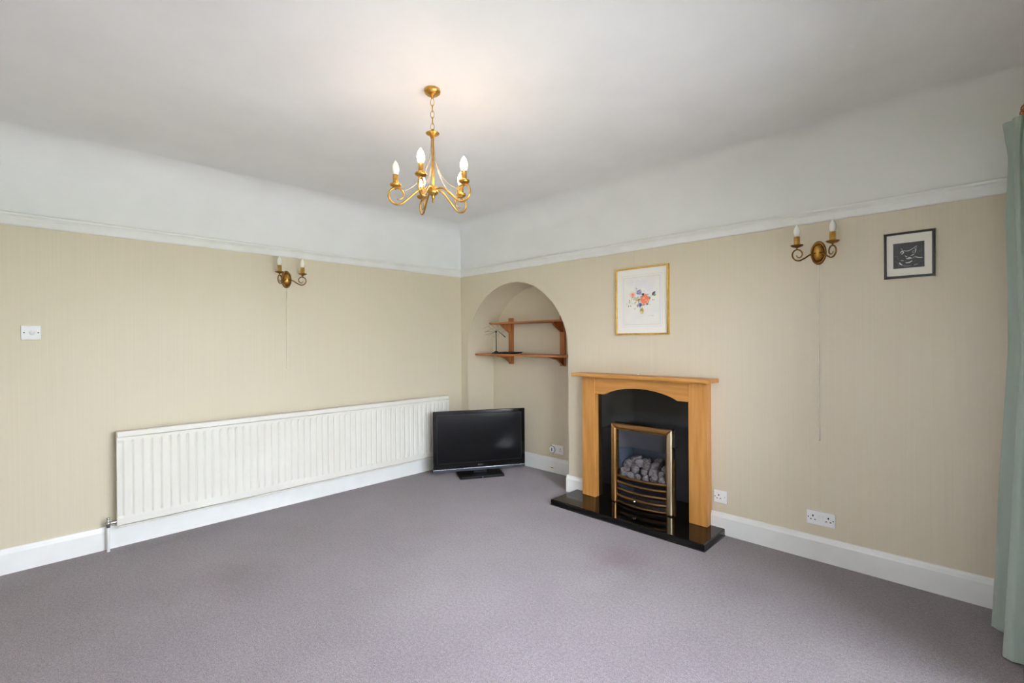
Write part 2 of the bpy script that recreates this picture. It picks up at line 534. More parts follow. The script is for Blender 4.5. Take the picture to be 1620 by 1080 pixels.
FS = (2.235, -0.04, HZ)
sur = thing('fireplace_surround', 'golden oak fireplace surround with arched header and flat mantel shelf', 'fireplace', FS)
LY = -0.085
for x0, x1 in ((1.705, 1.832), (2.628, 2.757)):
    MB().box(x0, x1, LY, -0.001, HZ, 1.047).build('leg', M['oak'], sur, bevel=0.003, off=FS)
hx0, hx1 = 1.832, 2.628
hc = (hx0 + hx1) / 2
pts = [(hx0, 1.047), (hx0, 0.905), (hx0 + 0.085, 0.905)]
n = 20
for k in range(1, n):
    t = k / n
    x = hx0 + 0.085 + (hx1 - hx0 - 0.17) * t
    pts.append((x, 0.905 + 0.066 * (1 - (2 * t - 1) ** 2) ** 0.85))
pts += [(hx1 - 0.085, 0.905), (hx1, 0.905), (hx1, 1.047)]
MB().prism(pts, LY + 0.006, -0.032, 'xz').build('header', M['oak_x'], sur, off=FS)
MB().box(1.650, 2.812, -0.165, -0.001, 1.049, 1.076).build('mantel_shelf', M['oak_x'], sur, bevel=0.005, off=FS)
gp = [(1.832, HZ), (FX0, HZ), (FX0, FZ1), (FX1, FZ1), (FX1, HZ), (2.628, HZ), (2.628, 1.04), (1.832, 1.04)]
o = MB().prism(gp, -0.03, -0.002, 'xz').build('back_panel', M['granite'], sur, off=FS)
o['label'] = 'polished black granite back panel'
tag(MB().box(-0.007, 0.007, -0.005, 0.005, 0, 0.007).build('white_clip', M['plastic'], bevel=0.002),
    'tiny white clip left lying on the oak mantel shelf', 'clip').location = (2.205, -0.03, 1.076)

# gas fire
GF = (2.235, -0.06, HZ)
fire = thing('gas_fire', 'inset gas fire with brushed bronze frame, curved grate bars and coals', 'fireplace', GF)
ox0, ox1, oz1 = 1.976, 2.494, 0.684
def trimbar(poly, mname, nm='outer_frame', bevel=0.012):
    return MB().prism(poly, -0.030, -0.072, 'xz').build(nm, M[mname], fire, bevel=bevel, off=GF, seg=3)
fwid = 0.042
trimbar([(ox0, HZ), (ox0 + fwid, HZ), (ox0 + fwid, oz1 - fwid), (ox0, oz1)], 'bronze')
trimbar([(ox1, HZ), (ox1, oz1), (ox1 - fwid, oz1 - fwid), (ox1 - fwid, HZ)], 'brass_pale')  # right post in a paler metal: the light on it is put into its colour
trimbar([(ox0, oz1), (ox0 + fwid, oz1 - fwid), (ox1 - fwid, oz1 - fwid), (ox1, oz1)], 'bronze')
# inner trim
ix0, ix1, iz1 = ox0 + fwid, ox1 - fwid, oz1 - fwid
t = 0.010
mb = MB()
mb.box(ix0, ix0 + t, -0.058, -0.03, HZ, iz1).box(ix1 - t, ix1, -0.058, -0.03, HZ, iz1).box(ix0 + t, ix1 - t, -0.058, -0.03, iz1 - t, iz1)
mb.build('inner_trim', M['brass_dark'], fire, off=GF)
# firebox (open front)
bx0, bx1, bz0, bz1, by = FX0 + 0.004, FX1 - 0.004, HZ + 0.001, FZ1 - 0.004, 0.16
mb = MB()
v = [(bx0, -0.03, bz0), (bx1, -0.03, bz0), (bx1, -0.03, bz1), (bx0, -0.03, bz1),
     (bx0 + 0.05, by, bz0), (bx1 - 0.05, by, bz0), (bx1 - 0.05, by, bz1), (bx0 + 0.05, by, bz1)]
mb.add(v, [(4, 5, 6, 7), (0, 4, 7, 3), (1, 2, 6, 5), (0, 1, 5, 4), (3, 7, 6, 2)])
mb.build('firebox', M['firebox'], fire, off=GF, fix=False)
# hood
def hood(u, v):
    x = bx0 + 0.016 + (bx1 - bx0 - 0.032) * u
    z = bz1 - 0.016 - 0.150 * v - 0.012 * v * (2 * u - 1) ** 4
    y = -0.030 + 0.05 * v * (1 - (2 * u - 1) ** 6) - 0.012 * v
    return (x, y, z)
MB().grid(hood, 24, 8).build('hood', M['firehood'], fire, off=GF, fix=False)
# grate bars, bowed forward
def bar_pts(z, bow=0.045, y0=-0.050):
    return [(ix0 + 0.006 + (ix1 - ix0 - 0.012) * k / 16, y0 - bow * (1 - (2 * k / 16 - 1) ** 2), z) for k in range(17)]
def flat_bar(z, hgt, th=0.012, bow=0.045):
    mb = MB()
    P = bar_pts(z, bow)
    vs_ = []
    for (x, y, zz) in P:
        vs_ += [(x, y - th / 2, zz - hgt / 2), (x, y - th / 2 - 0.004, zz), (x, y - th / 2, zz + hgt / 2), (x, y + th / 2, zz + hgt / 2), (x, y + th / 2, zz - hgt / 2)]
    fs = []
    for i in range(16):
        for k in range(5):
            fs.append((5 * i + k, 5 * i + (k + 1) % 5, 5 * (i + 1) + (k + 1) % 5, 5 * (i + 1) + k))
    mb.add(vs_, fs, True)
    mb.add(vs_[:5], [(0, 1, 2, 3, 4)]); mb.add(vs_[-5:], [(0, 1, 2, 3, 4)])
    return mb
for z in (0.262, 0.214, 0.160, 0.106):
    flat_bar(z, 0.022 if z > 0.12 else 0.026).build('grate_bar', M['bar_bronze'], fire, off=GF)
# curved ash-pan cover behind the bars
mb = MB().grid(lambda u, v: (ix0 + 0.008 + (ix1 - ix0 - 0.016) * u, -0.040 - 0.040 * (1 - (2 * u - 1) ** 2), HZ + 0.001 + (0.135 - HZ) * v), 16, 2)
mb.build('ash_cover', M['ash'], fire, off=GF, fix=False)
flat_bar(HZ + 0.012, 0.018).build('grate_bar', M['bar_bronze'], fire, off=GF)
MB().lathe([(0, 0.024), (0.008, 0.022), (0.013, 0.016), (0.012, 0.010), (0.005, 0.007), (0.005, 0)], 14, (2.215, -0.105, 0.106), 'y').build('knob', M['chrome'], fire, off=GF)
MB().box(ox1, ox1 + 0.016, -0.055, -0.035, 0.545, 0.556).build('control_lever', M['tv_matte'], fire, bevel=0.002, off=GF)
MB().box(ox1 + 0.001, ox1 + 0.007, -0.045, -0.031, HZ, 0.46).build('side_channel', M['brass_dark'], fire, off=GF)
# bed that carries the coals
mb = MB().grid(lambda u, v: (bx0 + 0.02 + (bx1 - bx0 - 0.04) * u, -0.045 + 0.17 * v, 0.255 + 0.11 * v), 6, 6)
mb.build('coal_bed', M['ash'], fire, off=GF, fix=False)
def coal(cx, cy, cz, s, sd):
    bm = bmesh.new()
    bmesh.ops.create_icosphere(bm, subdivisions=2, radius=1.0)
    rnd = random.Random(sd)
    ax = [rnd.uniform(0.75, 1.2), rnd.uniform(0.7, 1.0), rnd.uniform(0.65, 0.95)]
    rot = Matrix.Rotation(rnd.uniform(0, 6), 3, 'Z') @ Matrix.Rotation(rnd.uniform(-1, 1), 3, 'X') @ Matrix.Rotation(rnd.uniform(-1, 1), 3, 'Y')
    for v_ in bm.verts:
        p = v_.co.copy()
        k = 1 + 0.30 * noise.noise(p * 1.6 + Vector((sd * 3.1, 0, sd)))
        p = Vector((p.x * ax[0], p.y * ax[1], p.z * ax[2])) * k * s
        # chip some flat facets
        for q in range(3):
            nrm = Vector((cos(sd + q * 2), sin(sd * 1.7 + q * 2), cos(sd * 0.6 + q))).normalized()
            dd = p.dot(nrm) - s * 0.62
            if dd > 0:
                p -= nrm * dd * 0.8
        v_.co = rot @ p + Vector((cx - GF[0], cy - GF[1], cz - GF[2]))
    me = bpy.data.meshes.new('coal')
    bm.to_mesh(me); bm.free()
    me.materials.append(M['coal'])
    for p in me.polygons:
        p.use_smooth = False
    o_ = bpy.data.objects.new('coal', me)
    COL.objects.link(o_)
    o_.parent = fire
sd = 1
rows = [(-0.030, 0.278, 6, 0.040), (0.012, 0.318, 5, 0.048), (0.055, 0.350, 5, 0.050), (0.095, 0.378, 4, 0.048)]
for (cy, cz, nn, s) in rows:
    for k in range(nn):
        f = (k + 0.5) / nn
        x = bx0 + 0.04 + 0.02 * (cy > 0.06) + (bx1 - bx0 - 0.08) * f
        edge = 0.03 * (2 * f - 1) ** 2 * (cy > 0)
        coal(x + random.uniform(-.012, .012), cy + random.uniform(-.008, .008), cz - edge + random.uniform(-.010, .012), s * random.uniform(0.9, 1.15), sd)
        sd += 1

# ------------------------------------------------------------------ radiator on the left wall
RD = (0.075, -1.611, 0.0)
ry0, ry1, rz0, rz1 = -2.965, -0.257, 0.158, 0.773
radi = thing('radiator', 'long white ribbed panel radiator on the left wall', 'radiator', RD)
NRB = 52
pitch = (ry1 - ry0 - 0.05) / NRB
def ribx(t):       # t in 0..1 inside one pitch: broad flat rib, soft groove
    d = abs(t - 0.5) * 2
    return 0.007 * (1 - max(0, (d - 0.60) / 0.40)) if d > 0.60 else 0.007
cols = []
cols.append((ry0, 0.0)); cols.append((ry0 + 0.022, 0.0))
for k in range(NRB):
    for t in (0.02, 0.14, 0.24, 0.76, 0.86, 0.98):
        cols.append((ry0 + 0.025 + (k + t) * pitch, ribx(t)))
cols.append((ry1 - 0.022, 0.0)); cols.append((ry1, 0.0))
rowsz = [(rz0, 0), (rz0 + 0.008, 1), (rz0 + 0.050, 1), (rz0 + 0.064, 2), (rz1 - 0.075, 2), (rz1 - 0.056, 1), (rz1 - 0.040, 1)]
mb = MB()
XF = 0.092
vs_ = []
for (y, dx) in cols:
    for (z, kind) in rowsz:
        x = XF + 0.0 if kind == 0 else XF + 0.008
        if kind == 2:
            x = XF + 0.000 + dx
        vs_.append((x, y, z))
nv = len(rowsz)
mb.add(vs_, [(i * nv + j, (i + 1) * nv + j, (i + 1) * nv + j + 1, i * nv + j + 1) for i in range(len(cols) - 1) for j in range(nv - 1)], smooth=False)
mb.build('front_panel', M['rad'], radi, off=RD, fix=False)
MB().box(0.045, XF - 0.004, ry0, ry1, rz0, rz1 - 0.04).build('back_panel', M['rad'], radi, off=RD, bevel=0.003)
MB().box(0.038, XF + 0.010, ry0 - 0.002, ry1 + 0.002, rz1 - 0.038, rz1).build('top_grille', M['rad'], radi, off=RD, bevel=0.006, seg=3)
MB().box(XF - 0.003, XF + 0.006, ry0, ry1, rz0 - 0.013, rz0 - 0.002).build('bottom_seam', M['rad'], radi, off=RD, bevel=0.003)
for yy in (ry0, ry1):
    s = 1 if yy == ry1 else -1
    MB().box(0.040, XF + 0.009, yy, yy + s * 0.003, rz0, rz1 - 0.036).build('end_panel', M['rad'], radi, off=RD)
# valves
def valve(y, zz, sgn, full):
    v_ = MB().tube([(0.065, y - sgn * 0.042, zz), (0.065, y, zz)], 0.011, 12)
    v_ = v_.lathe([(0.0, -0.028), (0.012, -0.026), (0.014, -0.01), (0.017, -0.004), (0.017, 0.008), (0.010, 0.012), (0.008, 0.030), (0.010, 0.036), (0.0, 0.040)], 14, (0.065, y, zz))
    q = v_.build('valve', M['chrome'], radi, off=RD)
    MB().tube([(0.065, y, zz - 0.02), (0.065, y, 0.0)], 0.0085, 12).build('supply_pipe', M['white_gloss'], radi, off=RD)
valve(-3.010, 0.182, -1, True)
valve(-0.215, 0.182, 1, True)

# ------------------------------------------------------------------ wall lights
def bulb_mb(z0, s=1.0, c=(0, 0)):
    pr = [(0.010, 0), (0.0125, 0.006), (0.0165, 0.018), (0.0178, 0.028), (0.0165, 0.040), (0.012, 0.053), (0.006, 0.063), (0.0022, 0.069), (0.0, 0.071)]
    return MB().lathe([(r * s, z0 + h_ * s) for r, h_ in pr], 18, (c[0], c[1], 0))

def sconce(loc, rz, label, cord_z, group):
    # local: x right along wall, -y out of the wall; origin at plate centre
    root = thing('wall_light', label, 'wall light', loc, rz, group)
    el = lambda k: (0.041 * k, 0.072 * k)
    def oval(prof_, nm, m):
        mb = MB()
        n_ = 36
        vs_ = []
        for (k, d) in prof_:
            for i in range(n_):
                a = 2 * pi * i / n_
                vs_.append((0.041 * k * cos(a), -d, 0.072 * k * sin(a)))
        fs = [(j * n_ + i, j * n_ + (i + 1) % n_, (j + 1) * n_ + (i + 1) % n_, (j + 1) * n_ + i) for j in range(len(prof_) - 1) for i in range(n_)]
        fs.append(tuple(range((len(prof_) - 1) * n_, len(prof_) * n_)))
        mb.add(vs_, fs, True)
        return mb.build(nm, m, root)
    oval([(1.0, 0), (1.0, 0.005), (0.95, 0.013), (0.86, 0.015), (0.76, 0.011), (0.70, 0.004), (0.6, 0.004)], 'back_plate', M['brass_dark'])
    oval([(0.66, 0.003), (0.64, 0.012), (0.55, 0.022), (0.40, 0.030), (0.2, 0.034), (0.05, 0.035)], 'centre_boss', M['brass'])
    cs45 = cos(radians(45))
    for s in (-1, 1):
        def A(r, z_):
            return (s * r * cs45, -0.018 - r * cs45, z_)
        pts = [A(0.012, -0.002), A(0.034, -0.006), A(0.056, -0.016), A(0.078, -0.032)]
        cx, cz = 0.120, -0.012
        for k in range(0, 30):
            t = k / 29
            a = radians(-126) + t * radians(470)
            R = 0.037 * (1 - 0.70 * max(0, (t - 0.25) / 0.75) ** 1.1)
            pts.append(A(cx + R * cos(a), cz + R * sin(a)))
        arm = MB().tube(pts, [0.0044] * 21 + [0.0044 - 0.0022 * k / 12 for k in range(13)], 8).build('arm', M['brass_dark'], root)
        cxx, cyy, _z = A(0.128, 0)
        MB().lathe([(0.0, 0.016), (0.004, 0.017), (0.005, 0.028), (0.012, 0.031), (0.026, 0.036), (0.034, 0.043), (0.034, 0.046), (0.024, 0.041), (0.0, 0.038)], 24, (cxx, cyy, 0)).build('drip_pan', M['brass_dark'], arm)
        MB().lathe([(0.0165, 0.040), (0.0165, 0.096), (0.014, 0.097), (0.0, 0.097)], 20, (cxx, cyy, 0)).build('candle_sleeve', M['brass'], arm)
        bulb_mb(0.096, 1.06, (cxx, cyy)).build('bulb', M['bulb_off'], arm)
    zc = cord_z - loc[2]
    MB().tube([(0.0, -0.006, -0.066), (0.0, -0.009, -0.12), (-0.001, -0.008, zc * 0.6), (0.0, -0.008, zc + 0.02)], 0.0022, 6).build('pull_cord', M['cord'], root)
    MB().lathe([(0.0, -0.022), (0.004, -0.020), (0.0045, -0.008), (0.002, 0.0), (0.0, 0.001)], 10, (0, -0.008, zc + 0.022)).build('cord_pull', M['cord'], root)
    return root
sconce((0.0, -1.868, 1.871), pi / 2, 'twin candle brass wall light above the long white radiator', 1.126, 'brass wall lights')
sconce((3.408, 0.0, 1.870), 0.0, 'twin candle brass wall light beside the small black framed picture', 0.729, 'brass wall lights')

# ------------------------------------------------------------------ chandelier
CL = (2.157, -1.948, ZC)
CS = 0.941
ch = thing('chandelier', 'five arm brass candle chandelier hanging from the white ceiling', 'chandelier', CL)
ZQ = 2.68
MB().lathe([(0.0, 0.0), (0.042, 0.0), (0.043, -0.010), (0.041, -0.018), (0.030, -0.027), (0.010, -0.032), (0.006, -0.046), (0.0, -0.046)], 32).build('ceiling_rose', M['brass'], ch)
def link(z, rot, hh=0.021, ww=0.009):
    pts = []
    for k in range(20):
        a = 2 * pi * k / 20
        x, zz = ww * cos(a), z + hh * sin(a) * (1 if abs(sin(a)) < .99 else 1)
        pts.append((x * cos(rot), x * sin(rot), zz))
    return MB().tube(pts, 0.0017, 6, closed=True)
z = -0.066
for k in range(5):
    link(z, YAW + (0 if k % 2 == 0 else pi / 2)).build('chain_link', M['brass'], ch)
    z -= 0.0325
ZT = z + 0.016           # top of the cup
MB().lathe([(0.0, ZT + 0.006), (0.006, ZT + 0.004), (0.008, ZT - 0.010), (0.030, ZT - 0.014), (0.036, ZT - 0.018), (0.034, ZT - 0.022), (0.016, ZT - 0.030), (0.010, ZT - 0.046), (0.0, ZT - 0.047)], 28).build('top_cup', M['brass'], ch)
ZH = 2.150 - ZQ          # hub
MB().lathe([(0.0075, ZT - 0.04), (0.0075, ZH)], 16).build('stem', M['brass'], ch)
MB().lathe([(0.0, ZH + 0.020), (0.020, ZH + 0.018), (0.024, ZH + 0.010), (0.024, ZH - 0.004), (0.030, ZH - 0.010), (0.030, ZH - 0.014), (0.020, ZH - 0.024), (0.010, ZH - 0.030), (0.008, ZH - 0.040), (0.004, ZH - 0.050), (0.0065, ZH - 0.056), (0.003, ZH - 0.066), (0, ZH - 0.067)], 24).build('hub', M['brass'], ch)
RA = 0.192
CUP = 2.163 - ZQ
for i, deg in enumerate((-98, -26, 46, 118, 190)):
    # angle measured from the camera's right towards away
    d = rt * cos(radians(deg)) + Vector((-sin(YAW), cos(YAW), 0)) * sin(radians(deg))
    def A(r, z_):
        return (d.x * r, d.y * r, z_)
    pts = [A(0.018, ZH + 0.002), A(0.040, ZH + 0.006), A(0.062, ZH + 0.002), A(0.085, ZH - 0.012), A(0.112, ZH - 0.036), A(0.136, ZH - 0.058)]
    ccx, ccz, R0 = RA - 0.010, CUP - 0.054, 0.046
    for k in range(26):
        t = k / 25
        a = radians(-118) + t * radians(400)
        R = R0 * (1 - 0.60 * max(0, (t - 0.35) / 0.65) ** 1.1)
        q = A(ccx + R * cos(a), ccz + 0.004 + R * sin(a))
        pts.append(q)
    NA = len(pts)
    arm = MB().tube(pts, [0.0052] * (NA - 12) + [0.0052 - 0.003 * k / 11 for k in range(12)], 10).build('arm', M['brass'], ch)
    cx_, cy_ = d.x * RA, d.y * RA
    MB().lathe([(0.0, CUP - 0.022), (0.004, CUP - 0.020), (0.005, CUP - 0.010), (0.016, CUP - 0.008), (0.027, CUP - 0.001), (0.030, CUP + 0.006), (0.026, CUP + 0.011), (0.014, CUP + 0.012), (0, CUP + 0.010)], 24, (cx_, cy_, 0)).build('drip_pan', M['brass'], arm)
    MB().lathe([(0.0140, CUP + 0.008), (0.0140, CUP + 0.058), (0.012, CUP + 0.059), (0, CUP + 0.059)], 20, (cx_, cy_, 0)).build('candle_sleeve', M['brass'], arm)
    bulb_mb(CUP + 0.058, 1.06, (cx_, cy_)).build('bulb', M['bulb_on'] if deg != 190 else M['bulb_off'], arm)
    # thin wire from the top cup sweeping out to the arm
    wp = []
    for k in range(18):
        t = k / 17
        r = 0.008 + 0.150 * t ** 2.3
        zz = (ZT - 0.044) + (ZH + 0.000 - ZT + 0.030) * (1 - (1 - t) ** 1.35)
        wp.append(A(r, zz))
    for k in range(1, 7):
        a = k / 6 * radians(200)
        wp.append(A(0.158 + 0.012 * sin(a), ZH - 0.014 + 0.012 * (1 - cos(a))))
    MB().tube(wp, 0.0019, 6).build('wire', M['brass_pale'], arm)

ch.scale = (CS, CS, CS)

# ------------------------------------------------------------------ pictures
def picture(name, label, x0, x1, z0, z1, fwid_, dep, fm, mount_m, root_cat='picture'):
    loc = ((x0 + x1) / 2, 0.0, z0)
    root = thing(name, label, root_cat, loc)
    w, hgt = (x1 - x0) / 2, z1 - z0
    segs = [[(-w, 0), (w, 0), (w - fwid_, fwid_), (-w + fwid_, fwid_)],
            [(w, 0), (w, hgt), (w - fwid_, hgt - fwid_), (w - fwid_, fwid_)],
            [(w, hgt), (-w, hgt), (-w + fwid_, hgt - fwid_), (w - fwid_, hgt - fwid_)],
            [(-w, hgt), (-w, 0), (-w + fwid_, fwid_), (-w + fwid_, hgt - fwid_)]]
    for sg in segs:
        MB().prism(sg, -0.002, -dep, 'xz').build('frame_bar', fm, root, bevel=0.002)
    mt = MB().box(-w + fwid_ * .6, w - fwid_ * .6, -0.004, -0.009, fwid_ * .6, hgt - fwid_ * .6).build('mount_board', mount_m, root)
    return root, mt, w, hgt
pr_, mt, w, hgt = picture('framed_picture', 'gold framed watercolour of orange and blue flowers above the mantel', 1.997, 2.452, 1.390, 1.922, 0.013, 0.022, M['gold_frame'], M['mount'])
# painted sheet, ruled lines and brush marks
sx, sz0, sz1 = 0.158, 0.078, 0.455
MB().box(-sx, sx, -0.0092, -0.0097, sz0, sz1).build('painted_sheet', M['paper'], mt)
mb = MB()
line = mat('faint_ruled_line', srgb(196, 192, 180), 0.8)
line2 = mat('grey_ruled_line', srgb(170, 170, 164), 0.8)
for k, (ex, m_) in enumerate(((0.0, 1), (0.014, 0))):
    a, b0, b1, th = sx + ex, sz0 - ex, sz1 + ex, 0.0011
    mb.box(-a, a, -0.0098, -0.0102, b0, b0 + th, m_).box(-a, a, -0.0098, -0.0102, b1 - th, b1, m_)
    mb.box(-a, -a + th, -0.0098, -0.0102, b0, b1, m_).box(a - th, a, -0.0098, -0.0102, b0, b1, m_)
mb.build('ruled_border', [line, line2], mt)
paints = [mat('paint_%s' % n_, srgb(*c_), 0.8) for n_, c_ in (
    ('orange', (232, 124, 84)), ('peach', (240, 178, 150)), ('pale_pink', (240, 212, 200)), ('violet', (92, 84, 138)), ('lilac', (170, 164, 204)),
    ('green', (138, 152, 112)), ('olive', (112, 108, 70)), ('pale_green', (198, 206, 178)), ('ochre', (216, 190, 130)), ('dark', (84, 72, 74)), ('wash', (235, 231, 232)))]
mb = MB()
prnd = random.Random(3)
lay = [0]
def dab(cx, cz, r, mi, n_=11, asp=1.0, ang=0.0):
    lay[0] += 1
    y = -0.0100 - 0.0000025 * lay[0]
    P_ = []
    for k in range(n_):
        a = 2 * pi * k / n_
        rr = r * prnd.uniform(0.72, 1.18)
        x_, z_ = rr * cos(a), rr * sin(a) * asp
        P_.append((cx + x_ * cos(ang) - z_ * sin(ang), y, cz + x_ * sin(ang) + z_ * cos(ang)))
    mb.add([(cx, y, cz)] + P_, [(0, 1 + k, 1 + (k + 1) % n_) for k in range(n_)], mi=mi)
def T(px, py):        # crop coordinates measured on the picture -> local
    return ((px - 505) / (725 - 285) * 2 * sx, sz0 + (875 - py) / (875 - 275) * (sz1 - sz0))
for _ in range(10):
    c_ = T(prnd.uniform(380, 640), prnd.uniform(330, 420)); dab(c_[0], c_[1], prnd.uniform(.012, .03), 10)
for px, py in ((350, 600), (365, 570), (375, 590), (345, 620), (360, 640), (640, 560), (590, 620), (430, 420), (440, 430), (420, 560), (430, 670)):
    for _ in range(3):
        c_ = T(px + prnd.uniform(-18, 18), py + prnd.uniform(-18, 18)); dab(c_[0], c_[1], prnd.uniform(.003, .007), prnd.choice((5, 7, 5, 6)), asp=.5, ang=prnd.uniform(0, 3))
c_ = T(398, 495); dab(*c_, .028, 2); dab(*c_, .019, 1); dab(c_[0] + .002, c_[1], .009, 0)
c_ = T(545, 560); dab(*c_, .042, 1); dab(*c_, .036, 0)
for _ in range(7):
    dab(c_[0] + prnd.uniform(-.026, .026), c_[1] + prnd.uniform(-.026, .026), .007, 1, asp=.5, ang=prnd.uniform(0, 3))
c_ = T(478, 470); dab(*c_, .026, 4)
for _ in range(8):
    dab(c_[0] + prnd.uniform(-.02, .02), c_[1] + prnd.uniform(-.014, .014), .006, 3, asp=.6)
for px, py, mi, r in ((525, 500, 9, .013), (645, 500, 9, .014), (655, 485, 3, .008), (660, 515, 5, .01), (490, 625, 3, .015), (465, 625, 4, .011), (575, 620, 3, .008),
                      (455, 555, 8, .017), (475, 565, 6, .010), (600, 545, 5, .01), (430, 540, 7, .012), (560, 520, 0, .014)):
    c_ = T(px, py); dab(*c_, r, mi); dab(c_[0] + prnd.uniform(-.008, .008), c_[1] + prnd.uniform(-.008, .008), r * .6, mi)
for _ in range(46):
    a_, r_ = prnd.uniform(0, 2 * pi), prnd.uniform(20, 120)
    c_ = T(500 + 1.15 * r_ * cos(a_), 555 + 0.85 * r_ * sin(a_)); dab(c_[0], c_[1], prnd.uniform(.004, .010), prnd.choice((5, 7, 7, 5, 4, 2, 6, 10)), n_=8, asp=prnd.uniform(.3, .7), ang=prnd.uniform(0, 3))
c_ = T(545, 560); dab(*c_, .033, 0); dab(c_[0] - .008, c_[1] + .010, .012, 1, asp=.5); dab(c_[0] + .012, c_[1] - .008, .010, 1, asp=.5)
for x0_, y0_ in ((360, 600), (640, 510), (400, 510), (480, 480), (585, 610), (440, 440)):      # thin stems to the vase
    for k in range(9):
        t_ = k / 9
        c_ = T(x0_ + (508 - x0_) * t_, y0_ + (650 - y0_) * t_ ** 1.3); dab(*c_, .006, 5 if k % 2 else 6, n_=6, asp=.16, ang=math.atan2(-(650 - y0_), 508 - x0_))
c_ = T(512, 700); dab(*c_, .017, 8, asp=1.9)
for k in range(6):
    c_ = T(492 + 7 * k, 690 + prnd.uniform(-8, 8)); dab(*c_, .014, (6, 9, 6, 5, 6, 8)[k], n_=8, asp=.16, ang=pi / 2 + prnd.uniform(-.25, .25))
for px, py in ((500, 765), (515, 775), (495, 790)):
    c_ = T(px, py); dab(*c_, .012, 10, asp=.4)
for k in range(6):      # signature squiggle
    c_ = T(585 + 12 * k, 765 + prnd.uniform(-3, 3)); dab(*c_, .005, 4, n_=6, asp=.3, ang=prnd.uniform(-.5, .9))
mb.build('flower_painting', paints, mt, fix=False)['kind'] = 'stuff'

pr2, mt2, w2, h2 = picture('framed_picture', 'small black framed dark print with ivory mount near the curtain', 3.722, 3.934, 1.680, 1.928, 0.011, 0.018, M['black'], M['mount2'])
px0, px1, pz0, pz1 = -0.066, 0.064, 0.052, 0.190
MB().box(px0, px1, -0.0092, -0.0098, pz0, pz1).build('dark_print', M['print_dark'], mt2)
mb = MB()
def S(a, b):           # 0..1 in the print
    return (px0 + (px1 - px0) * a, pz0 + (pz1 - pz0) * b)
def stroke(pts, wd, mi=0):
    n_ = 12
    C_ = []
    for k in range(n_ + 1):
        t = k / n_ * (len(pts) - 1)
        i = min(int(t), len(pts) - 2)
        f = t - i
        p0, p1, p2, p3 = (pts[max(i - 1, 0)], pts[i], pts[i + 1], pts[min(i + 2, len(pts) - 1)])
        q = []
        for c in (0, 1):
            q.append(0.5 * ((2 * p1[c]) + (-p0[c] + p2[c]) * f + (2 * p0[c] - 5 * p1[c] + 4 * p2[c] - p3[c]) * f * f + (-p0[c] + 3 * p1[c] - 3 * p2[c] + p3[c]) * f ** 3))
        C_.append(Vector(S(*q)))
    vs_ = []
    for k in range(n_ + 1):
        tn = (C_[min(k + 1, n_)] - C_[max(k - 1, 0)]).normalized()
        nn_ = Vector((-tn.y, tn.x)) * wd * (0.35 + 0.65 * sin(pi * (0.1 + 0.8 * k / n_)))
        vs_ += [(C_[k].x + nn_.x, -0.0101, C_[k].y + nn_.y), (C_[k].x - nn_.x, -0.0101, C_[k].y - nn_.y)]
    mb.add(vs_, [(2 * k, 2 * k + 1, 2 * k + 3, 2 * k + 2) for k in range(n_)], mi=mi)
# a resting animal sketched in white strokes
stroke([(.26, .80), (.30, .72), (.34, .64), (.28, .58)], .0016, 1)
stroke([(.24, .60), (.28, .68), (.34, .62), (.27, .55)], .0020, 0)
stroke([(.34, .70), (.42, .67), (.50, .67), (.58, .71), (.66, .76), (.76, .84)], .0013, 0)
stroke([(.76, .84), (.74, .70), (.72, .62), (.66, .66), (.62, .60), (.68, .56)], .0013, 1)
stroke([(.70, .74), (.73, .64), (.70, .56)], .0012, 0)
stroke([(.38, .50), (.42, .45), (.46, .46)], .0014, 0)
stroke([(.56, .48), (.62, .49), (.68, .53)], .0016, 0)
stroke([(.42, .38), (.50, .36), (.58, .38)], .0020, 0)
stroke([(.48, .40), (.54, .40), (.60, .36)], .0022, 0)
stroke([(.62, .36), (.68, .40), (.72, .44)], .0014, 1)
stroke([(.72, .41), (.82, .37), (.94, .36)], .0020, 0)
stroke([(.20, .24), (.24, .17), (.30, .13)], .0030, 0)
stroke([(.25, .33), (.30, .30), (.34, .31)], .0022, 1)
stroke([(.40, .22), (.46, .20), (.54, .22), (.62, .27)], .0024, 0)
stroke([(.30, .11), (.44, .07), (.58, .08)], .0012, 1)
stroke([(.66, .08), (.72, .11), (.80, .12)], .0014, 1)
stroke([(.02, .48), (.10, .50), (.15, .42), (.16, .32)], .0012, 2)
stroke([(.04, .30), (.12, .26), (.17, .14), (.18, .04)], .0016, 2)
stroke([(.80, .62), (.88, .60), (.97, .66)], .0010, 2)
stroke([(.82, .50), (.80, .58), (.88, .68), (.96, .70)], .0010, 2)
mb.build('white_sketch', [mat('white_ink', srgb(226, 226, 222), 0.7), mat('pale_grey_ink', srgb(166, 166, 164), 0.7), mat('mid_grey_ink', srgb(100, 98, 96), 0.7)], mt2, fix=False)

